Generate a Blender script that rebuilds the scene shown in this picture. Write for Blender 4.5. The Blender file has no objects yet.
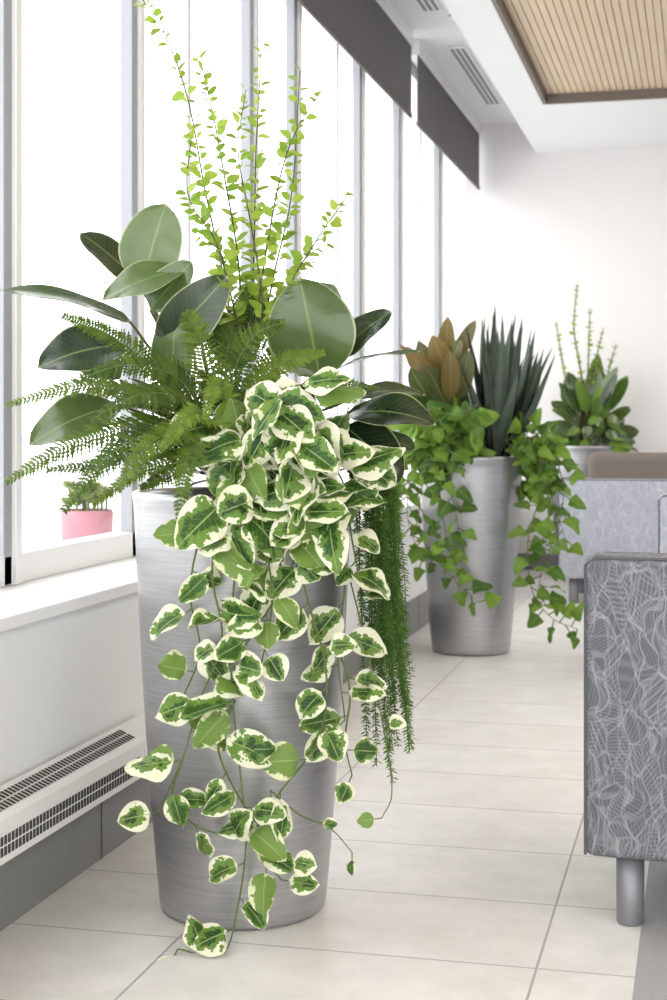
import bpy, math, random
from mathutils import Vector, Matrix
random.seed(11)
R=random.random
def U(a,b): return a+(b-a)*random.random()
sc=bpy.context.scene
TH=math.atan(370/1500); CH=1.06; FP=1500.0
FW=Vector((-math.sin(TH),math.cos(TH),0)); RT=Vector((math.cos(TH),math.sin(TH),0)); UP=Vector((0,0,1))
HOR=425.0
def at(u,v,d):
    """world position of a measured point of the real place at distance d"""
    return FW*d+RT*((u-333.5)/FP*d)+UP*(CH-(v-HOR)/FP*d)
# ---------------------------------------------------------------- materials
def new_mat(name):
    m=bpy.data.materials.new(name); m.use_nodes=True
    nt=m.node_tree; nt.nodes.clear()
    out=nt.nodes.new('ShaderNodeOutputMaterial')
    return m,nt,out
class NT:
    def __init__(s,nt): s.nt=nt
    def n(s,typ,ins=None,**kw):
        nd=s.nt.nodes.new(typ)
        for k,v in kw.items(): setattr(nd,k,v)
        if ins:
            for k,v in ins.items():
                sock=nd.inputs[k]
                if isinstance(v,bpy.types.NodeSocket): s.nt.links.new(v,sock)
                else: sock.default_value=v
        return nd
    def math(s,op,a,b=0.0,clamp=False):
        nd=s.nt.nodes.new('ShaderNodeMath'); nd.operation=op; nd.use_clamp=clamp
        for i,v in enumerate((a,b)):
            if isinstance(v,bpy.types.NodeSocket): s.nt.links.new(v,nd.inputs[i])
            else: nd.inputs[i].default_value=v
        return nd.outputs[0]
    def mix(s,f,a,b):
        nd=s.nt.nodes.new('ShaderNodeMix'); nd.data_type='RGBA'
        for i,v in ((0,f),(6,a),(7,b)):
            if isinstance(v,bpy.types.NodeSocket): s.nt.links.new(v,nd.inputs[i])
            else: nd.inputs[i].default_value=v if not isinstance(v,tuple) else (*v[:3],1)
        return nd.outputs[2]
    def sstep(s,x,a,b):
        nd=s.nt.nodes.new('ShaderNodeMapRange'); nd.interpolation_type='SMOOTHSTEP'
        s.nt.links.new(x,nd.inputs[0]); nd.inputs[1].default_value=a; nd.inputs[2].default_value=b
        return nd.outputs[0]
def simple(name,col,rough=.6,metal=0,noise=0,nscale=20,bump=0,spec=.5):
    m,nt,out=new_mat(name); g=NT(nt)
    p=g.n('ShaderNodeBsdfPrincipled',{'Roughness':rough,'Metallic':metal,'Specular IOR Level':spec})
    tc=g.n('ShaderNodeTexCoord')
    nz=g.n('ShaderNodeTexNoise',{'Vector':tc.outputs['Object'],'Scale':nscale,'Detail':4.0})
    c2=tuple(max(0,c*(1-noise)) for c in col)
    nt.links.new(g.mix(nz.outputs[0],col,c2),p.inputs['Base Color'])
    if bump:
        b=g.n('ShaderNodeBump',{'Height':nz.outputs[0],'Strength':bump,'Distance':.01}); nt.links.new(b.outputs[0],p.inputs['Normal'])
    nt.links.new(p.outputs[0],out.inputs[0]); return m
def leaf_mat(name,dark,light,rib=None,rough=.4,trans=.25,var=False,edge=None,veins=0.0,spec=.4):
    m,nt,out=new_mat(name); g=NT(nt)
    uv=g.n('ShaderNodeUVMap'); sp=g.n('ShaderNodeSeparateXYZ',{'Vector':uv.outputs[0]})
    s=g.math('ABSOLUTE',g.math('SUBTRACT',g.math('MULTIPLY',sp.outputs[0],2.0),1.0))
    t=g.math('ABSOLUTE',g.math('SUBTRACT',g.math('MULTIPLY',sp.outputs[1],2.0),1.0))
    rn=g.n('ShaderNodeAttribute',attribute_name='rnd')
    tc=g.n('ShaderNodeTexCoord')
    nz=g.n('ShaderNodeTexNoise',{'Vector':tc.outputs['Object'],'Scale':34.0 if var else 14.0,'Detail':4.0,'Roughness':.6})
    f=g.math('ADD',g.math('MULTIPLY',rn.outputs['Fac'],.85),g.math('MULTIPLY',g.math('SUBTRACT',nz.outputs[0],.5),.5),True)
    col=g.mix(f,dark,light)
    if veins:
        w=g.math('SINE',g.math('MULTIPLY',g.math('SUBTRACT',sp.outputs[1],g.math('MULTIPLY',s,.18)),95.0))
        col=g.mix(g.math('MULTIPLY',g.sstep(w,.55,1.0),veins),col,light)
    if rib: col=g.mix(g.math('MULTIPLY',g.sstep(s,.055,.015),.7),col,rib)
    if edge: col=g.mix(g.sstep(g.math('MAXIMUM',s,t),.93,.98),col,edge)
    if var:
        md=g.math('MAXIMUM',s,g.math('POWER',t,2.2))
        md=g.math('ADD',md,g.math('MULTIPLY',g.math('SUBTRACT',nz.outputs[0],.5),2.3))
        md=g.math('ADD',md,g.math('MULTIPLY',g.math('SUBTRACT',rn.outputs['Fac'],.5),-.35))
        mid=g.mix(g.sstep(md,.30,.42),col,(.125,.235,.04))
        col=g.mix(g.sstep(md,.70,.76),mid,(.82,.82,.63))
        pale=g.mix(g.sstep(md,.72,.85),(.16,.27,.055),(.72,.75,.46))
        col=g.mix(g.math('GREATER_THAN',rn.outputs['Fac'],.82),col,pale)
        w=g.math('SINE',g.math('MULTIPLY',g.math('SUBTRACT',sp.outputs[1],g.math('MULTIPLY',s,.3)),50.0))
        col=g.mix(g.math('MULTIPLY',g.sstep(w,.8,1.0),.15),col,(.4,.5,.2))
        col=g.mix(g.sstep(s,.05,.015),col,(.30,.40,.14))
    p=g.n('ShaderNodeBsdfPrincipled',{'Base Color':col,'Roughness':rough,'Specular IOR Level':spec})
    tr=g.n('ShaderNodeBsdfTranslucent',{'Color':g.mix(.2,col,(.42,.55,.08))})
    mx=g.n('ShaderNodeMixShader',{0:trans,1:p.outputs[0],2:tr.outputs[0]})
    nt.links.new(mx.outputs[0],out.inputs[0]); return m
M={}
M['wall']=simple('wall_paint',(.81,.82,.815),.8,noise=.02)
M['endwall']=simple('end_wall_paint',(.82,.80,.79),.85,noise=.02)
M['white']=simple('white_trim_paint',(.88,.88,.885),.45,noise=.01)
M['ceil']=simple('ceiling_paint',(.86,.86,.86),.9,noise=.01)
M['frame']=simple('window_frame_aluminium',(.84,.85,.87),.4)
M['framed']=simple('window_mullion_grey',(.36,.375,.40),.45,.15)
M['blind']=simple('roller_blind_fabric',(.155,.145,.145),.9,noise=.25,nscale=300,bump=.2)
M['basetile']=simple('grey_base_tile',(.25,.25,.245),.6,noise=.25,nscale=9)
M['heat']=simple('heater_enamel',(.82,.82,.80),.4)
M['slot']=simple('dark_slot',(.05,.05,.05),.8)
M['trimd']=simple('bronze_trim',(.16,.13,.11),.5)
M['soil']=simple('moss_soil',(.03,.035,.015),.95,noise=.5,nscale=40,bump=1)
M['steel']=simple('brushed_steel_leg',(.26,.26,.28),.5,.6)
M['stem']=simple('green_stem',(.14,.19,.045),.6,noise=.4,nscale=60)
M['stemb']=simple('brown_stem',(.09,.085,.028),.7,noise=.4,nscale=60)
M['carpet']=simple('carpet_grey',(.40,.40,.40),.95,noise=.25,nscale=200,bump=.4)
M['terra']=simple('pink_ceramic',(.50,.22,.26),.6,noise=.1)
M['ground']=simple('outdoor_paving',(.80,.80,.79),.9,noise=.1,nscale=.5)
M['hedge']=simple('outdoor_hedge',(.50,.56,.48),.9,noise=.3,nscale=3)
M['ficus']=leaf_mat('rubber_plant_leaf',(.008,.022,.012),(.125,.19,.055),(.20,.28,.09),.18,.08,edge=(.34,.38,.2),veins=.10,spec=.55)
M['varieg']=leaf_mat('variegated_leaf',(.012,.048,.010),(.04,.115,.018),None,.42,.2,var=True,spec=.3)
M['small']=leaf_mat('small_bright_leaf',(.20,.35,.03),(.44,.57,.10),None,.45,.4)
M['fern']=leaf_mat('fern_frond',(.025,.062,.008),(.16,.24,.028),None,.55,.25,spec=.25)
M['needle']=leaf_mat('hanging_needle_foliage',(.035,.10,.015),(.15,.28,.05),None,.5,.25,spec=.25)
M['aloe']=leaf_mat('sword_leaf',(.028,.045,.036),(.14,.185,.135),None,.42,.06)
M['pothos']=leaf_mat('pothos_leaf',(.04,.11,.012),(.22,.37,.05),(.30,.42,.12),.4,.25,spec=.3)
M['brownleaf']=leaf_mat('magnolia_leaf',(.04,.065,.013),(.21,.125,.033),(.3,.25,.1),.32,.12)
M['succ']=leaf_mat('succulent_leaf',(.14,.24,.05),(.42,.45,.16),None,.5,.2)
def planter_mat():
    m,nt,out=new_mat('brushed_silver_planter'); g=NT(nt)
    tc=g.n('ShaderNodeTexCoord')
    mp=g.n('ShaderNodeMapping',{'Vector':tc.outputs['Object'],'Scale':(9,9,620)})
    nz=g.n('ShaderNodeTexNoise',{'Vector':mp.outputs[0],'Scale':1.0,'Detail':3.0,'Roughness':.7})
    mp2=g.n('ShaderNodeMapping',{'Vector':tc.outputs['Object'],'Scale':(1.5,1.5,150)})
    nz2=g.n('ShaderNodeTexNoise',{'Vector':mp2.outputs[0],'Scale':1.0,'Detail':3.0})
    f=g.math('ADD',g.math('MULTIPLY',nz.outputs[0],.75),g.math('MULTIPLY',nz2.outputs[0],.25))
    col=g.mix(g.sstep(f,.28,.72),(.37,.37,.385),(.52,.52,.535))
    b=g.n('ShaderNodeBump',{'Height':nz.outputs[0],'Strength':.25,'Distance':.0008})
    p=g.n('ShaderNodeBsdfPrincipled',{'Base Color':col,'Roughness':.34,'Metallic':.85,'Normal':b.outputs[0]})
    nt.links.new(p.outputs[0],out.inputs[0]); return m
M['planter']=planter_mat()
def floor_mat():
    m,nt,out=new_mat('floor_porcelain_tile'); g=NT(nt)
    tc=g.n('ShaderNodeNewGeometry'); pos=tc.outputs['Position']
    sp=g.n('ShaderNodeSeparateXYZ',{'Vector':pos})
    def line(c,off,per,w):
        a=g.math('DIVIDE',g.math('SUBTRACT',c,off),per)
        fr=g.math('FRACT',g.math('ADD',a,100.0))
        dd=g.math('MINIMUM',fr,g.math('SUBTRACT',1.0,fr))
        return g.sstep(dd,w/per,w/per*.6), g.math('FLOOR',g.math('ADD',a,100.0))
    lx,ix=line(sp.outputs[0],-1.053,.737,.0032)
    ly,iy=line(sp.outputs[1],2.935,.397,.0032)
    ln=g.math('MAXIMUM',lx,ly)
    cv=g.n('ShaderNodeCombineXYZ',{'X':ix,'Y':iy})
    wn=g.n('ShaderNodeTexWhiteNoise',{'Vector':cv.outputs[0]})
    nz=g.n('ShaderNodeTexNoise',{'Vector':pos,'Scale':7.0,'Detail':9.0,'Roughness':.7})
    c=g.mix(g.sstep(nz.outputs[0],.3,.7),(.655,.64,.605),(.765,.75,.72))
    c=g.mix(g.math('MULTIPLY',wn.outputs[0],.25),c,(.65,.625,.585))
    c=g.mix(ln,c,(.38,.365,.345))
    p=g.n('ShaderNodeBsdfPrincipled',{'Base Color':c,'Roughness':.42})
    b=g.n('ShaderNodeBump',{'Height':g.math('SUBTRACT',1.0,ln),'Strength':.4,'Distance':.002}); nt.links.new(b.outputs[0],p.inputs['Normal'])
    nt.links.new(p.outputs[0],out.inputs[0]); return m
M['floor']=floor_mat()
def wood_mat():
    m,nt,out=new_mat('wood_slat'); g=NT(nt)
    tc=g.n('ShaderNodeTexCoord')
    mp=g.n('ShaderNodeMapping',{'Vector':tc.outputs['Object'],'Scale':(16,1.2,10)})
    nz=g.n('ShaderNodeTexNoise',{'Vector':mp.outputs[0],'Scale':2.0,'Detail':5.0})
    c=g.mix(nz.outputs[0],(.62,.46,.30),(.76,.61,.43))
    p=g.n('ShaderNodeBsdfPrincipled',{'Base Color':c,'Roughness':.5})
    nt.links.new(p.outputs[0],out.inputs[0]); return m
M['wood']=wood_mat()
def fabric(name,base,line,sc_=26):
    m,nt,out=new_mat(name); g=NT(nt)
    tc=g.n('ShaderNodeTexCoord')
    wv=g.n('ShaderNodeTexNoise',{'Vector':tc.outputs['Object'],'Scale':10.0,'Detail':1.0})
    mv=g.n('ShaderNodeMix',{0:.07},data_type='RGBA')
    nt.links.new(tc.outputs['Object'],mv.inputs[6]); nt.links.new(wv.outputs[1],mv.inputs[7])
    tot=None
    for k,(rz,s1) in enumerate(((.7,1.0),(-.8,1.12),(2.1,.95))):
        mp=g.n('ShaderNodeMapping',{'Vector':mv.outputs[2],'Rotation':(rz,.25,.2),'Scale':(sc_*s1,sc_*s1*2.4,sc_*s1)})
        vc=g.n('ShaderNodeTexVoronoi',{'Vector':mp.outputs[0],'Scale':1.0})
        ve=g.n('ShaderNodeTexVoronoi',{'Vector':mp.outputs[0],'Scale':1.0},feature='DISTANCE_TO_EDGE')
        cs=g.n('ShaderNodeSeparateColor',{0:vc.outputs['Color']})
        off=g.n('ShaderNodeVectorMath',{0:vc.outputs['Color'],1:(.5,.5,.5)},operation='SUBTRACT')
        nr=g.n('ShaderNodeVectorMath',{0:off.outputs[0]},operation='NORMALIZE')
        d1=g.n('ShaderNodeVectorMath',{0:tc.outputs['Object'],1:nr.outputs[0]},operation='DOT_PRODUCT')
        rib=g.sstep(g.math('SINE',g.math('MULTIPLY',d1.outputs['Value'],1000.0)),-.6,1.0)
        inside=g.sstep(ve.outputs['Distance'],.05,.02)   # thin leaf outlines
        a=g.math('MAXIMUM',g.math('MULTIPLY',inside,.75),g.math('MULTIPLY',g.math('MULTIPLY',rib,.55),cs.outputs[0]))
        tot=a if tot is None else g.math('ADD',g.math('MULTIPLY',tot,.62),g.math('MULTIPLY',a,.62))
    c=g.mix(g.math('MULTIPLY',tot,1.0,True),base,line)
    wz=g.n('ShaderNodeTexNoise',{'Vector':tc.outputs['Object'],'Scale':600.0})
    b=g.n('ShaderNodeBump',{'Height':wz.outputs[0],'Strength':.3,'Distance':.002})
    p=g.n('ShaderNodeBsdfPrincipled',{'Base Color':c,'Roughness':.85,'Normal':b.outputs[0]})
    nt.links.new(p.outputs[0],out.inputs[0]); return m
M['fab1']=fabric('patterned_grey_fabric',(.10,.105,.12),(.31,.315,.335),13)
M['fab2']=fabric('patterned_lavender_fabric_lit',(.36,.38,.45),(.58,.60,.66),12)  # lavender print; colour lightened to stand for stronger light on farther chairs
M['taupe']=simple('taupe_upholstery',(.20,.165,.14),.8,noise=.3,nscale=80)
M['pipe']=simple('dark_piping',(.10,.10,.115),.8)
def glass_mat():
    m,nt,out=new_mat('window_glass'); g=NT(nt)
    t=g.n('ShaderNodeBsdfTransparent'); gl=g.n('ShaderNodeBsdfGlossy',{'Roughness':.02})
    mx=g.n('ShaderNodeMixShader',{0:.05,1:t.outputs[0],2:gl.outputs[0]}); nt.links.new(mx.outputs[0],out.inputs[0]); return m
M['glass']=glass_mat()
# ---------------------------------------------------------------- mesh helpers
def link(o,parent=None):
    sc.collection.objects.link(o)
    if parent: o.parent=parent
    return o
def empty(name,loc=(0,0,0),rz=0):
    e=bpy.data.objects.new(name,None); e.location=loc; e.rotation_euler=(0,0,rz); e.empty_display_size=.1
    sc.collection.objects.link(e); return e
class MB:
    def __init__(s): s.v=[];s.f=[];s.uv=[];s.r=[]
    def build(s,name,mat,parent=None,smooth=True):
        me=bpy.data.meshes.new(name); 
        off=parent.location if parent else Vector((0,0,0))
        me.from_pydata([tuple(Vector(p)-off) for p in s.v],[],s.f)
        if s.uv:
            ul=me.uv_layers.new(name='UVMap')
            for lp in me.loops: ul.data[lp.index].uv=s.uv[lp.vertex_index]
            a=me.attributes.new('rnd','FLOAT','POINT'); a.data.foreach_set('value',s.r)
        if smooth: me.polygons.foreach_set('use_smooth',[True]*len(me.polygons))
        me.materials.append(mat); me.update()
        o=bpy.data.objects.new(name,me); return link(o,parent)
    def box(s,x0,x1,y0,y1,z0,z1):
        b=len(s.v)
        for x in(x0,x1):
            for y in(y0,y1):
                for z in(z0,z1): s.v.append((x,y,z))
        for q in((0,1,3,2),(4,6,7,5),(0,4,5,1),(2,3,7,6),(0,2,6,4),(1,5,7,3)): s.f.append([b+i for i in q])
def box(name,x0,x1,y0,y1,z0,z1,mat,parent=None,bev=0,seg=2):
    cx,cy,cz=(x0+x1)/2,(y0+y1)/2,(z0+z1)/2
    m=MB(); m.box(x0-cx,x1-cx,y0-cy,y1-cy,z0-cz,z1-cz)
    o=m.build(name,mat,None,False); o.location=(cx,cy,cz)
    if parent: o.parent=parent
    if bev:
        md=o.modifiers.new('b','BEVEL'); md.width=bev; md.segments=seg
        o.data.polygons.foreach_set('use_smooth',[True]*len(o.data.polygons))
        w=o.modifiers.new('w','WEIGHTED_NORMAL'); w.keep_sharp=True
    return o
PR={
 'ficus':lambda t: math.sin(math.pi*min(1,t)**.9)**.6,
 'round':lambda t: max(0,math.sin(math.pi*t**.88))**.6,
 'ovate':lambda t: max(0,math.sin(math.pi*t**.76))**.72,
 'heart':lambda t: min(1,(t/.12)**.5 if t<.12 else 1)*max(0,(1-t))**.62*1.08*(1 if t>.12 else 1),
 'sword':lambda t: (.8+.5*t if t<.3 else .95)*max(0,1-t)**.75,
 'thin':lambda t: max(0,math.sin(math.pi*t**.7))**.8,
}
def leaf(mb,B,T,N,W,arch=.1,fold=.15,prof='ficus',nl=8,nw=4,rnd=None,wave=0,serr=False):
    D=T-B; L=D.length
    if L<1e-5: return
    S=D.cross(N)
    if S.length<1e-6: S=D.cross(Vector((.3,.5,.8)))
    S.normalize(); N=S.cross(D).normalized()
    C=(B+T)/2+N*(arch*L); pf=PR[prof]; b0=len(mb.v); ph=R()*6.28
    if rnd is None: rnd=R()
    for i in range(nl+1):
        t=i/nl
        p=B*(1-t)**2+C*2*t*(1-t)+T*t*t
        tg=(C-B)*(1-t)+(T-C)*t
        nn=S.cross(tg)
        nn=nn.normalized() if nn.length>1e-9 else N
        w=W/2*max(.015,pf(t))
        if serr and i%2==0: w*=.35
        for j in range(nw+1):
            s=2*j/nw-1
            z=fold*w*abs(s)**1.5+ (wave*W*math.sin(ph+t*9+s*2)*abs(s) if wave else 0)
            mb.v.append(p+S*(s*w)+nn*z); mb.uv.append((s*.5+.5,t)); mb.r.append(rnd)
    for i in range(nl):
        for j in range(nw):
            a=b0+i*(nw+1)+j; mb.f.append((a,a+1,a+nw+2,a+nw+1))
def cat(pts,n):
    P=[pts[0]*2-pts[1]]+list(pts)+[pts[-1]*2-pts[-2]]; out=[]
    m=len(pts)-1
    for k in range(n+1):
        x=k/n*m; i=min(int(x),m-1); t=x-i
        a,b,c,d=P[i:i+4]
        out.append(.5*((2*b)+(c-a)*t+(2*a-5*b+4*c-d)*t*t+(3*b-a-3*c+d)*t**3))
    return out
def tube(mb,pts,r0,r1,ns=5):
    b0=len(mb.v); n=len(pts)
    for i,p in enumerate(pts):
        tg=(pts[min(i+1,n-1)]-pts[max(i-1,0)])
        if tg.length<1e-8: tg=Vector((0,0,1))
        tg.normalize(); a=tg.cross(Vector((.13,.9,.31))).normalized(); b=tg.cross(a)
        r=r0+(r1-r0)*i/max(1,n-1)
        for k in range(ns):
            q=2*math.pi*k/ns; mb.v.append(p+a*(r*math.cos(q))+b*(r*math.sin(q))); mb.uv.append((.5,.5)); mb.r.append(.5)
    for i in range(n-1):
        for k in range(ns):
            a=b0+i*ns+k; c=b0+i*ns+(k+1)%ns; mb.f.append((a,c,c+ns,a+ns))
def lathe(name,prof,mat,parent,seg=96):
    m=MB(); n=len(prof)
    for r,z in prof:
        for k in range(seg):
            a=2*math.pi*k/seg; m.v.append((r*math.cos(a),r*math.sin(a),z))
    for i in range(n-1):
        for k in range(seg):
            a=i*seg+k; b=i*seg+(k+1)%seg; m.f.append((a,b,b+seg,a+seg))
    m.f.append(list(range(seg))[::-1])
    me=bpy.data.meshes.new(name); me.from_pydata(m.v,[],m.f); me.polygons.foreach_set('use_smooth',[True]*len(me.polygons)); me.materials.append(mat)
    o=bpy.data.objects.new(name,me); return link(o,parent)
def rv(k=1): return Vector((U(-1,1),U(-1,1),U(-1,1)))*k
TOC=-FW
# ---------------------------------------------------------------- room shell
WX=-1.44; GX=-1.68; YE=11.0; Y0=-3.0; XR=6.0; ZC=3.28
box('floor',-2.15,-.128,Y0,YE,-.1,0,M['floor'])
box('floor_carpet',-.128,XR,Y0,YE,-.1,0,M['carpet'])
box('wall_left',-2.0,WX,Y0,YE,0,.63,M['wall'])
box('wall_end',-2.15,XR,YE,YE+.15,0,3.5,M['endwall'])
box('wall_right',XR,XR+.15,Y0,YE,0,3.5,M['wall'])
box('trim_window_sill',-1.76,WX+.03,Y0,YE,.63,.66,M['white'],bev=.005)
box('trim_exterior_ledge',-2.15,-1.76,Y0,YE,.60,.645,M['white'])
box('baseboard_left',WX,WX+.012,Y0,YE,0,.175,M['basetile'],bev=.002)
m=MB()
for k in range(18):
    y=3.42-.6*10+.6*k; m.box(WX+.011,WX+.0135,y-.0015,y+.0015,0,.176)
m.build('trim_base_tile_joint',M['slot'],None,False)
box('baseboard_end',-1.43,XR,YE-.012,YE,0,.12,M['basetile'])
box('ceiling',-2.15,XR,Y0,YE,ZC,ZC+.15,M['ceil'])
bk=empty('ceiling_bulkhead')
box('bulkhead_left',-1.19,-.968,Y0,YE,3.05,ZC,M['ceil'],bk)
box('bulkhead_end',-.968,XR,9.37,YE,3.05,ZC,M['ceil'],bk)
box('bulkhead_right',3.0,XR,Y0,9.37,3.05,ZC,M['ceil'],bk)
tr=empty('trim_ceiling_recess')
box('edge_left',-.968,-.945,Y0,9.37,3.052,3.16,M['trimd'],tr)
box('edge_end',-.945,3.0,9.347,9.37,3.052,3.16,M['trimd'],tr)
m=MB(); x=-.94
while x<2.98:
    m.box(x,x+.034,Y0,9.345,3.11,3.13); x+=.039
wc=m.build('ceiling_wood_slats',M['wood'],None,False)
box('ceiling_slat_backing',-.945,3.0,Y0,9.347,3.134,3.16,M['wood'])
box('wall_left_head',-2.0,GX+.02,Y0,YE,3.22,ZC,M['white'])
ys=[-2.2,-1.2,-.2,.7,1.6,2.5,3.43,4.288,4.79,5.507,6.145,6.90,7.39,8.39,9.05,9.73,10.9]
dark={3.43,4.288,5.507,6.145,7.39,8.39,9.73}
win=empty('window_1')
for i,y in enumerate(ys):
    w=.022 if y in dark else .016
    box('mullion_%d'%i,GX-.04,GX,y-w,y+w,.66,3.22,M['framed'] if y in dark else M['frame'],win,.003)
    if y in dark: box('mullion_cap_%d'%i,GX-.04,GX+.012,y+w,y+w+.035,.66,3.22,M['white'],win,.003)
box('rail_bottom',GX-.07,GX,Y0,YE,.66,.735,M['white'],win,.004)
box('rail_top',GX-.07,GX,Y0,YE,3.14,3.22,M['frame'],win,.004)
box('glass_pane',GX-.035,GX-.030,Y0,YE,.735,3.14,M['glass'],win)
def blind(y0,y1):
    e=empty('roller_blind')
    box('shade',-1.60,-1.596,y0,y1,2.80,3.20,M['blind'],e)
    box('hem_bar',-1.606,-1.590,y0,y1,2.785,2.81,M['blind'],e,.004)
    box('cassette',-1.655,-1.585,y0,y1,3.19,ZC,M['white'],e,.004)
blind(1.0,4.75); blind(4.9,8.30); blind(8.50,10.93)
for (a,b) in((5.3,7.9),(8.7,10.3)):
    e=empty('linear_air_diffuser')
    box('plate',-1.46,-1.35,a,b,ZC-.012,ZC-.002,M['white'],e)
    for k in range(3): box('slot_%d'%k,-1.447+.032*k,-1.427+.032*k,a+.02,b-.02,ZC-.0135,ZC-.0115,M['basetile'],e)
e=empty('recessed_downlight',(-1.28,8.05,ZC-.001))
lathe('ring',[(.045,-.012),(.06,-.012),(.062,-.0),(.04,-.0)],M['white'],e,32)
# heater
h=empty('baseboard_heater')
hy0,hy1=-1.0,3.68
m=MB(); hx=WX+.085
prof=[(WX+.012,.305),(WX+.03,.305),(hx-.008,.285),(hx,.272),(hx,.185),(WX+.012,.185)]
for y in(hy0,hy1):
    for (x_,z_) in prof: m.v.append((x_,y,z_))
n=len(prof)
for i in range(n): m.f.append((i,(i+1)%n,(i+1)%n+n,i+n))
m.f.append(list(range(n))[::-1]); m.f.append([n+i for i in range(n)])
m.build('casing',M['heat'],h,False)
m=MB()
y=hy0+.02
while y<hy1-.20:
    for z0 in(.200,.222): m.box(hx-.001,hx+.0012,y,y+.011,z0,z0+.018)
    y+=.0165
m.build('front_grille',M['slot'],h,False)
m=MB()
A=Vector((WX+.03,0,.3055)); Bp=Vector((hx-.008,0,.2855)); dv=Bp-A
y=hy0+.02; c=0
while y<hy1-.20:
    for (f0,f1) in((.08,.48),(.56,.95)):
        p,q=A+dv*f0,A+dv*f1; b=len(m.v)
        m.v+= [(p.x,y,p.z+.0006),(q.x,y,q.z+.0006),(q.x,y+.011,q.z+.0006),(p.x,y+.011,p.z+.0006)]; m.f.append((b,b+1,b+2,b+3))
    y+=.0165
m.build('top_grille',M['slot'],h,False)
box('end_cap',WX+.012,hx+.002,hy1-.16,hy1+.002,.183,.272,M['heat'],h,.003)
# outside
box('outdoor_ground',-60,-2.2,-40,60,-.7,-.6,M['ground'])
m=MB()
for k in range(40):
    y=-5+k*1.5; x=-24-U(0,3); r=U(.6,1.2)
    for i in range(7):
        for j in range(10):
            a=math.pi*i/6; b=2*math.pi*j/10; rr=r*(1+U(-.12,.12))
            m.v.append((x+rr*math.sin(a)*math.cos(b),y+rr*math.sin(a)*math.sin(b),-.6+r*.5+rr*math.cos(a)))
    o=len(m.v)-70
    for i in range(6):
        for j in range(10):
            m.f.append((o+i*10+j,o+i*10+(j+1)%10,o+(i+1)*10+(j+1)%10,o+(i+1)*10+j))
m.build('outdoor_hedge',M['hedge'])
# ---------------------------------------------------------------- planters
def planter(pos):
    e=empty('potted_plant',pos)
    prof=[(.05,.0),(.165,.0),(.176,.004),(.182,.014),(.184,.03)]
    for k in range(1,20):
        t=k/20; prof.append((.184+.056*t**.9+.004*math.sin(math.pi*t),.03+.87*t))
    prof+=[(.241,.895),(.244,.905),(.243,.913),(.238,.916),(.231,.912),(.229,.90),(.228,.86)]
    lathe('planter_pot',prof,M['planter'],e)
    m=MB()
    for i in range(9):
        for k in range(32):
            r=.229*i/8; a=2*math.pi*k/32; m.v.append((pos[0]+r*math.cos(a),pos[1]+r*math.sin(a),.875+.03*(1-i/8)+U(-.008,.008)*(i<8)))
    for i in range(8):
        for k in range(32): m.f.append((i*32+k,i*32+(k+1)%32,(i+1)*32+(k+1)%32,(i+1)*32+k))
    m.build('moss_soil',M['soil'],e)
    return e
D1=3.3125; P1=(-.987,3.168,0)
p1=planter(P1)
def A1(u,v,n=0): return at(u,v,D1-n)
fic=MB(); st=MB(); stb=MB()
PX=D1/FP
def big(mb,at_,px,L,root,prof='ficus',stemmb=None):
    for (u0,v0,n0,u1,v1,n1,w,f,tone,arch) in L:
        B=at_(u0,v0,n0); T=at_(u1,v1,n1)
        N=TOC*f[0]+UP*f[1]+RT*f[2]
        leaf(mb,B,T,N,w*px,arch,.12,prof,14,6,tone,.035)
        if stemmb is not None:
            r=root; mid=(B+r)/2+UP*.02
            tube(stemmb,cat([r,mid,B],8),.0045,.003)
root=A1(225,470,0)
big(fic,A1,PX,[
 (142,285,.0,166,204,.03,70,(1,.1,-.3),.85,.05),
 (185,268,.05,103,300,.10,56,(.7,1,0),.75,.10),
 (150,310,.05,192,262,.08,40,(1,.6,.2),.70,.05),
 (140,285,-.05,80,233,-.05,44,(.7,.6,.5),.10,.1),
 (130,322,.0,0,290,.05,44,(.4,1,.1),.35,.12),
 (125,345,.08,38,368,.16,66,(.8,.9,.1),.05,.15),
 (120,405,.12,30,445,.2,60,(.7,1,.2),.60,.15),
 (160,352,.05,228,276,.1,52,(1,.5,.5),.12,.15),
 (172,395,.05,178,300,.08,46,(1,.2,-.3),.65,.08),
 (320,378,.05,300,278,.09,88,(1,.2,0),.74,.05),
 (292,345,.0,335,285,.0,60,(1,.1,.3),.5,.05),
 (338,356,.0,392,312,.05,42,(.8,.7,-.3),.12,.12),
 (335,370,.05,420,352,.12,24,(.3,1,0),.4,.1),
 (345,415,.12,436,425,.18,60,(.6,1,.0),.05,.2),
 (342,425,.14,396,486,.20,64,(.9,.5,.5),.04,.2),
 (350,400,.0,425,395,.0,34,(.5,1,0),.2,.2),
 (370,440,.05,415,450,.08,34,(.6,1,0),.15,.2),
 (120,380,-.1,60,345,-.15,46,(.7,.8,0),.2,.15),
 (240,350,-.05,262,290,-.1,40,(1,.2,0),.2,.05),
 (240,370,-.05,215,310,-.1,46,(1,.2,.3),.3,.05),
],root,'ficus',stb)
for k in range(130):
    a=U(0,6.28); r=U(.02,.2); z=U(.93,1.10)
    B=Vector((P1[0]+r*math.cos(a)*.8,P1[1]+r*math.sin(a)*.8,z)); dr=Vector((math.cos(a),math.sin(a),U(-.2,.9))).normalized()
    leaf(fic,B,B+dr*U(.09,.15),UP+dr*-.4+rv(.3),U(.04,.06),.15,.1,'ficus',6,4,U(0,.35))
fic.build('rubber_plant_leaves',M['ficus'],p1)
sm=MB()
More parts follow.
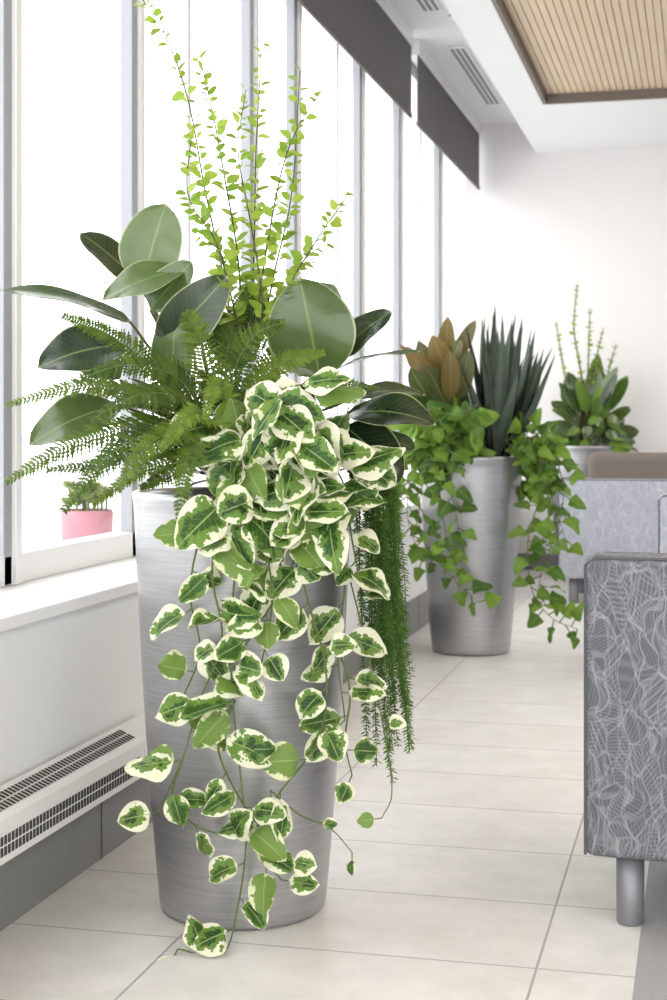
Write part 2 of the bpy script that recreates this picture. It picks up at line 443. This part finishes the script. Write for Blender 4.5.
def spray(at_,px,pts,sz,n_,step=.022):
    P=[at_(*p) for p in pts]; L=sum((P[i+1]-P[i]).length for i in range(len(P)-1))
    n=max(6,int(L/step)); C=cat(P,n)
    tube(stb,C,.0026*px/.0022,.0010*px/.0022,5)
    for i in range(int(n*.18),n+1):
        if R()<.12: continue
        tg=(C[min(i+1,n)]-C[max(i-1,0)]).normalized(); a=U(0,6.28)
        sd=tg.cross(Vector((math.cos(a),math.sin(a),.2))).normalized()
        k=.7+.5*(1-i/n)
        for s in(-1,1):
            d=(sd*s+tg*U(.1,.9)+UP*U(-.2,.2)).normalized()
            B=C[i]; Lf=sz*px*k*U(.7,1.35)
            leaf(sm,B+d*.003,B+d*Lf,UP*.6+TOC*U(0,1)+rv(.4),Lf*.6,.1,.2,'ovate',4,2)
sprays=[[(238,360,0),(222,270,.02),(205,190,.03),(188,100,.02),(165,35,.0),(138,-8,-.02)],
 [(243,360,0),(238,260,.0),(225,180,.03),(212,110,.03),(200,60,.02)],
 [(250,360,-.02),(254,250,.0),(256,150,.02),(262,45,.0)],
 [(252,350,.03),(268,240,.05),(288,150,.05),(320,92,.05)],
 [(258,350,0),(275,270,.0),(292,190,-.02),(300,70,-.03)],
 [(262,350,.04),(290,285,.08),(320,235,.09),(348,196,.1)],
 [(245,360,.03),(232,300,.08),(215,240,.1),(188,195,.1),(192,130,.08)],
 [(255,360,.0),(262,300,.1),(250,220,.1),(238,150,.08),(246,90,.06)],
 [(262,350,.04),(280,310,.05),(300,265,.05),(330,240,.03)],
 [(240,350,.04),(225,300,.05),(222,255,.05),(196,235,.06)]]
for s in sprays: spray(A1,PX,s,15.5,0,.018)
# ferns
fern=MB()
def frond(at_,px,pts,wpx,nrm,dens=1.0,mb=None,tone=None):
    mb=mb or fern
    P=[at_(*p) for p in pts]; L=sum((P[i+1]-P[i]).length for i in range(len(P)-1))
    n=int(L/(px*3.6)*dens); C=cat(P,n); tube(st,C,.0020,.0008,4)
    tn=U(.1,.9) if tone is None else tone
    for i in range(int(n*.06),n):
        t=i/n; tg=(C[i+1]-C[max(0,i-1)]).normalized(); sd=tg.cross(nrm).normalized()
        w=wpx*px*.5*min(1,(t/.25)**.6 if t<.25 else 1)*max(.06,(1-t))**.55
        for s in(-1,1):
            d=(sd*s+tg*.5-nrm*.12+rv(.10)).normalized()
            leaf(mb,C[i],C[i]+d*w*U(.85,1.12),nrm+rv(.3),px*4.9,U(0,.14),.0,'thin',8,1,min(1,max(0,tn+U(-.25,.25))),serr=True)
nF=lambda a,b,c:(TOC*a+UP*b+RT*c).normalized()
F=[([(205,430,.08),(150,400,.18),(85,385,.25),(5,405,.28)],62,(.7,.9,0)),
 ([(205,440,.10),(150,425,.22),(80,440,.3),(5,482,.32)],68,(.8,.8,-.1)),
 ([(210,445,.12),(165,430,.25),(110,455,.34),(62,512,.36)],64,(.8,.7,-.2)),
 ([(205,430,.05),(160,370,.12),(110,335,.15),(62,315,.15)],48,(.9,.5,0)),
 ([(210,430,.1),(180,380,.2),(130,365,.28),(80,378,.3)],58,(.9,.6,0)),
 ([(215,430,.1),(205,370,.2),(195,330,.25),(185,312,.26)],54,(1,.3,0)),
 ([(220,430,.1),(235,370,.2),(255,335,.25),(285,322,.26)],50,(1,.4,0)),
 ([(225,430,.1),(255,385,.2),(290,360,.22),(325,352,.2)],46,(1,.5,.1)),
 ([(215,440,.12),(190,430,.26),(150,445,.36),(115,490,.38)],56,(.9,.5,-.1)),
 ([(215,445,.14),(200,440,.28),(185,470,.35),(178,530,.34)],46,(1,.2,-.2)),
 ([(200,430,.0),(150,395,.0),(90,395,-.0),(30,440,-.02)],56,(.6,.9,0)),
 ([(230,430,.05),(225,370,.05),(235,320,.05),(250,285,.03)],46,(1,.2,0)),
 ([(240,430,.05),(265,370,.05),(300,335,.0),(345,322,-.05)],46,(.9,.4,0)),
 ([(215,430,.15),(225,400,.28),(215,385,.33),(205,420,.37)],40,(.9,.5,0)),
 ([(205,440,.10),(160,440,.2),(105,462,.26),(45,470,.27)],54,(.7,.9,0)),
 ([(215,445,.1),(185,400,.24),(140,395,.33),(90,420,.37)],58,(.8,.8,0)),
 ([(215,445,.1),(190,455,.25),(140,470,.3),(92,505,.3)],50,(.8,.8,0)),
 ([(260,430,.1),(300,400,.18),(340,385,.2),(380,388,.2)],44,(.7,.9,0)),
 ([(215,440,.12),(210,420,.28),(190,415,.36),(160,450,.4)],46,(.9,.5,0)),
 ([(215,440,.1),(200,455,.24),(165,475,.3),(140,488,.3)],46,(.8,.7,0)),
]
for pts,w,nn in F: frond(A1,PX,pts,w,nF(*nn))
fern.build('fern_fronds',M['fern'],p1)
# variegated trailing plant
vg=MB()
def vleaf(at_,px,u,v,n,L,mb=vg,ang=None,prof='ovate',wr=.76,stub=True,wild=.9):
    B=at_(u,v,n)
    a=ang if ang is not None else U(0,6.28)
    d=(RT*math.cos(a)+UP*math.sin(a)+TOC*U(-.3,.65)).normalized()
    N=TOC*U(.35,1)+UP*U(-.1,1.0)+RT*U(-wild,wild)
    s=B+d*(.016*px/.0022)
    T=s+d*(L*px*U(.68,1.15))
    leaf(mb,s,T,N,L*px*wr*U(.82,1.12),U(.03,.34),U(-.35,.5),prof,10,6,None,.07)
    if stub: tube(st,[B,s],.0016*px/.0022,.0013*px/.0022,4)
def vine(at_,px,pts,L,step,spread,r=.0028,mb=vg,prof='ovate',wr=.76,t0=0,jit=6):
    P=[at_(*p) for p in pts]; Ls=sum((P[i+1]-P[i]).length for i in range(len(P)-1))
    C=cat(P,max(12,int(Ls/.02))); tube(st,C,r,r*.55,6)
    n=max(2,int(Ls/(step*px))); Q=cat([Vector(p) for p in pts],n); sd=1
    for i in range(n+1):
        if i/n<t0: continue
        q=Q[i]; q2=Q[min(i+1,n)]; q1=Q[max(i-1,0)]
        ta=math.atan2(-(q2.y-q1.y),q2.x-q1.x)
        sd=-sd
        vleaf(at_,px,q.x,q.y,q.z+U(0,.015),L*U(.72,1.15)*(1-.18*i/n),mb,ta+sd*U(.5,1.5)*spread,prof,wr)
V=[([(245,440,.22),(225,500,.31),(212,570,.31),(222,640,.30),(200,700,.29),(182,760,.29),(158,812,.28)],50,29),
 ([(250,445,.24),(240,530,.33),(232,610,.33),(232,690,.31),(240,770,.30),(246,840,.29),(238,905,.28),(222,955,.30),(178,949,.30)],48,33),
 ([(275,440,.24),(290,510,.31),(305,590,.31),(326,670,.28),(318,740,.27),(275,800,.27),(258,850,.27),(282,880,.27)],48,32),
 ([(295,430,.2),(330,490,.27),(345,570,.25),(338,650,.22),(345,720,.22)],46,29),
 ([(235,450,.2),(205,520,.26),(190,590,.26),(200,650,.25),(182,700,.25)],46,32),
 ([(255,430,.2),(262,520,.33),(272,600,.33),(258,680,.31)],46,30),
 ([(285,430,.2),(300,520,.3),(290,570,.31),(262,620,.32),(235,660,.32)],46,30),
 ([(235,700,.3),(218,745,.3),(235,790,.29),(262,830,.28),(286,860,.28)],42,32),
 ([(182,760,.29),(172,800,.28),(195,825,.28),(232,838,.28)],42,34),
 ([(305,430,.2),(342,480,.25),(352,540,.24),(362,590,.23)],40,30)]
for p,L,s_ in V: vine(A1,PX,p,L,s_,1.0)
vine(A1,PX,[(345,560,.22),(365,640,.22),(382,720,.23),(392,790,.23),(382,818,.24)],26,95,1,.002)
vine(A1,PX,[(335,640,.2),(350,690,.22),(345,740,.23),(352,775,.23)],38,26,1)
vine(A1,PX,[(270,790,.28),(300,815,.27),(330,828,.26),(352,852,.26)],20,55,.6,.002)
for k in range(60):
    u=U(212,352); v=U(378,520)
    cx=(u-282)/76; cy=(v-448)/82
    if cx*cx+cy*cy>1.05: continue
    vleaf(A1,PX,u,v,.20+.12*max(0,1-abs(cx))+.05*(v-400)/100,50,ang=U(-2.9,.4))
for k in range(9):
    v=U(510,620); u=U(215,325); vleaf(A1,PX,u,v,.29+.03*(1-abs(u-255)/90),46,ang=U(-2.9,.2))
vg.build('variegated_trailing_leaves',M['varieg'],p1)
# hanging needle foliage
nd=MB()
for k in range(38):
    u0=U(350,396); ln=U(.3,1)**.7; u1=u0+U(6,20)*ln+8*ln; n0=U(.02,.14); vend=490+ln*305*U(.85,1.02)
    pts=[(u0-22,455,n0-.06),(u0-4,462,n0),(u0+3,500,n0+.01),((u0+u1)/2+U(-4,4),(500+vend)/2,n0+.01),(u1,vend,n0+U(0,.03))]
    P=[A1(*p) for p in pts]; Ls=sum((P[i+1]-P[i]).length for i in range(4)); n=int(Ls/.0042); C=cat(P,n)
    tube(nd,C[::4]+[C[-1]],.0015,.0009,4); tone=U(.2,.9)
    for i in range(n):
        tg=(C[i+1]-C[i]).normalized()
        for q in range(4):
            d=(rv().cross(tg).normalized()+tg*.5).normalized()
            leaf(nd,C[i],C[i]+d*U(.010,.017),rv(),.0034,.05,0,'thin',2,1,tone+U(-.2,.1))
nd.build('hanging_needle_foliage',M['needle'],p1)
st.build('vine_stems',M['stem'],p1); stb.build('woody_stems',M['stemb'],p1); sm.build('small_leaf_sprays',M['small'],p1)
# ---------------------------------------------------------------- second planter
D2=7.035; PX2=D2/FP
st=MB(); stb=MB(); sm=MB()
p2=planter((-1.059,6.985,0))
def A2(u,v,n=0): return at(u,v,D2-n)
al=MB()
for k in range(46):
    a=math.radians(205-235*((k*7)%46)/45+U(-5,5))
    tilt=U(.2,1)
    u1=500+math.cos(a)*64*tilt; v1=452-(150*math.sqrt(max(.05,1-(abs(math.cos(a))*tilt*.85)**2)))*U(.6,1.0)
    n1=U(-.22,.25)*(1.1-tilt*.4)
    leaf(al,A2(494+(u1-494)*.2,462,n1*.25),A2(u1,v1,n1),TOC*.6+UP*.4+RT*(-.8*math.cos(a))+rv(.2),U(18,25)*PX2,-U(-.06,.14),.6,'sword',10,4,None)
al.build('sword_leaves',M['aloe'],p2)
bl=MB()
for (u0,v0,u1,v1,w,n,t) in[(440,400,418,340,22,0,.3),(440,380,405,352,20,.05,.8),(445,370,448,316,18,0,.8),(455,365,476,320,16,-.02,.5),(440,390,400,345,18,.1,.9),(450,380,432,335,24,.06,.9),(448,395,412,385,20,.1,.1),(452,360,462,340,18,.1,.3),(445,405,425,365,24,.12,.1),(436,410,395,392,18,.05,.0),(455,390,440,350,24,-.05,.2),(458,400,470,350,20,.1,.2),(450,400,450,350,20,.12,.6),(430,400,410,368,20,.15,.0)]:
    B=A2(u0,v0,n); leaf(bl,B,A2(u1,v1,n+.05),TOC+UP*U(0,.8)+RT*U(-.5,.5),w*PX2,.12,.15,'ficus',8,4,t); tube(stb,[A2(462,460,0),(B+A2(462,460,0))/2+RT*-.02,B],.005,.004)
bl.build('magnolia_leaves',M['brownleaf'],p2)
po=MB()
for p in[[(465,440,.1),(440,430,.25),(425,470,.28),(420,530,.26),(445,570,.26),(478,602,.28)],
 [(470,440,.15),(450,440,.27),(440,490,.28),(446,540,.27),(436,560,.27)],
 [(470,440,.15),(456,450,.27),(452,490,.28),(458,530,.27),(452,565,.27)],
 [(455,440,.05),(420,430,.22),(410,480,.25),(408,520,.24),(422,560,.25)],
 [(505,440,.1),(530,440,.2),(540,490,.2),(528,540,.22),(532,590,.22),(552,618,.23),(577,629,.24)],
 [(510,440,.0),(540,430,.15),(556,470,.18),(548,520,.18),(545,560,.2)],
 [(510,440,.0),(545,440,.15),(562,480,.18),(560,520,.18),(540,580,.2),(545,605,.2)],
 [(450,420,0),(420,405,.1),(405,440,.15),(404,490,.18)],
 [(505,450,.15),(535,455,.2),(552,500,.18),(566,540,.16)]]:
    vine(A2,PX2,p,21,9,1,.003,po,'heart',.85)
for k in range(70):
    u=U(412,486); v=U(400,462)+ (482-u)*.15
    vleaf(A2,PX2,u,v,U(.12,.28),23,po,U(-2.9,.3),'heart',.85)
for k in range(26): vleaf(A2,PX2,U(515,555),U(425,480),U(.05,.2),21,po,U(-2.6,-.2),'heart',.85)
po.build('pothos_leaves',M['pothos'],p2)
st.build('vine_stems',M['stem'],p2); stb.build('woody_stems',M['stemb'],p2)
# ---------------------------------------------------------------- third planter
st=MB(); stb=MB(); sm=MB()
D3=10.54; PX3=D3/FP
c3=at(584,425,D3); p3=planter((c3.x,c3.y,0))
def A3(u,v,n=0): return at(u,v,D3-n)
fl=MB(); fl2=MB()
for k in range(62):
    a=math.radians(U(-25,205)); r=U(.45,1)
    u1=595+math.cos(a)*48*r; v1=425-math.sin(a)*72*r; u0=592+(u1-592)*.4; v0=440+(v1-440)*.45; n=U(-.1,.15)
    B=A3(u0,v0,n); leaf(fl if k%3 else fl2,B,A3(u1,v1,n+U(-.05,.05)),TOC*U(.3,1)+UP*U(.2,1)+RT*U(-.4,.4),U(13,19)*PX3,.12,.15,'ficus',8,4,U(.0,1)); tube(stb,[A3(586,448,0),B],.006,.004)
for k in range(40):
    u=U(552,618); v=U(415,448); n=U(0,.2); B=A3(u,v,n); a=U(-2.9,.2)
    leaf(fl2 if k%2 else fl,B,B+(RT*math.cos(a)+UP*math.sin(a))*U(.08,.13),TOC+UP*U(0,.8)+RT*U(-.6,.6),.07,.12,.1,'ovate',6,4)
fl.build('rubber_plant_leaves',M['ficus'],p3); fl2.build('pale_leaves',M['pothos'],p3)
for s in[[(586,440,0),(582,380,0),(574,330,0),(577,288,0)],[(588,440,0),(592,380,0),(603,330,0)],[(584,440,0),(566,380,0),(556,322,0)],[(586,440,0),(588,370,0),(590,310,0)],[(590,440,0),(606,380,0),(616,345,0)]]:
    spray(A3,PX3,s,5.5,0,.035)
sm.build('small_leaf_sprays',M['small'],p3); stb.build('woody_stems',M['stemb'],p3)
# ---------------------------------------------------------------- armchairs (backrest on local -x)
def chair(pos,rz,fab,ht=.77,inner=None,w=.70,dp=.70,ah=.62,bv=.022):
    e=empty('club_armchair',pos,rz); inner=inner or fab
    hw=w/2; hd=dp/2
    box('backrest',-hd,-hd+.13,-hw,hw,.15,ht,fab,e,bv,4)
    box('arm_1',-hd+.131,hd,-hw,-hw+.11,.15,ah,fab,e,.022,3)
    box('arm_2',-hd+.131,hd,hw-.11,hw,.15,ah,fab,e,.022,3)
    box('seat_base',-hd+.132,hd-.01,-hw+.112,hw-.112,.15,.33,fab,e,.01)
    box('seat_cushion',-hd+.132,hd+.005,-hw+.114,hw-.114,.332,.45,inner,e,.035,4)
    if bv<.03:
        m=MB()
        for x in(-hd+.005,-hd+.125):
            y=hw-.005;k=.02
            tube(m,[Vector((x,-y,.155)),Vector((x,-y,ht-k)),Vector((x,-y+k,ht-.004)),Vector((x,y-k,ht-.004)),Vector((x,y,ht-k)),Vector((x,y,.155))],.0035,.0035,6)
        me=bpy.data.meshes.new('piping'); me.from_pydata([tuple(v) for v in m.v],[],m.f); me.materials.append(M['pipe']); link(bpy.data.objects.new('piping',me),e)
    for i,(x,y) in enumerate([(-hd+.07,-hw+.09),(hd-.07,-hw+.09),(-hd+.07,hw-.09),(hd-.07,hw-.09)]):
        o=lathe('leg_%d'%(i+1),[(.02,0),(.027,0),(.029,.004),(.030,.15),(.02,.152)],M['steel'],e,32); o.location=(x,y,0)
    return e
q=math.pi/2
chair((.132,3.51,0),q+math.radians(-5),M['fab1'],.785)
chair((.165,6.72,0),q,M['fab2'],.77)
chair((-.49,9.30,0),q,M['fab2'],.74)
chair((-.40,10.04,0),q,M['taupe'],.885,M['taupe'],.64,.66,.62,.055)
# succulent pot on the outer ledge
sp_=at(87,545,4.93); sp_.z=.645; sp=empty('succulent_pot',sp_)
lathe('bowl',[(.05,0),(.072,.0),(.082,.02),(.086,.12),(.084,.135),(.080,.137),(.078,.125)],M['terra'],sp,40)
o=lathe('soil',[(.01,.123),(.078,.123)],M['soil'],sp,40)
su=MB()
for k in range(18):
    a=k*2.4; r=.07*math.sqrt(k/18); c=sp_+Vector((r*math.cos(a),r*math.sin(a),.14+U(.01,.07)))
    for j in range(18):
        b=j*2.4; t=j/18; d=Vector((math.cos(b),math.sin(b),.2+1.5*t)).normalized()
        leaf(su,c,c+d*(.045-.012*t),UP-d*.3,.022,-.1,.3,'ficus',4,2)
    tube(su,[Vector((c.x,c.y,sp_.z+.12)),c],.004,.004,6)
su.build('succulent_rosettes',M['succ'],sp)
# ---------------------------------------------------------------- light
w=bpy.data.worlds.new('World'); sc.world=w; w.use_nodes=True
nt=w.node_tree; bg=nt.nodes['Background']; bg.inputs[0].default_value=(.98,.99,1,1); bg.inputs[1].default_value=3.6
def area(name,loc,rot,sx,sy,e,col=(1,1,1)):
    l=bpy.data.lights.new(name,'AREA'); l.shape='RECTANGLE'; l.size=sx; l.size_y=sy; l.energy=e; l.color=col
    o=bpy.data.objects.new(name,l); o.location=loc; o.rotation_euler=rot; sc.collection.objects.link(o)
area('added_fill_light',(2.0,2.0,3.04),(0,0,0),1.2,5,70,(1,.98,.96))  # two unseen fill lamps, added to brighten the interior
area('added_fill_light.001',(2.0,8.0,3.04),(0,0,0),1.2,4,80,(1,.98,.96))
# ---------------------------------------------------------------- camera
cd=bpy.data.cameras.new('camera'); cam=bpy.data.objects.new('camera',cd); sc.collection.objects.link(cam)
cam.location=(0,0,CH); cam.rotation_euler=(math.pi/2,0,TH)
cd.sensor_width=36; cd.lens=54; cd.shift_y=-.075; cd.clip_start=.05
cd.dof.use_dof=True; cd.dof.focus_distance=3.15; cd.dof.aperture_fstop=7
sc.camera=cam
sc.view_settings.view_transform='Standard'; sc.view_settings.look='None'; sc.view_settings.exposure=.08
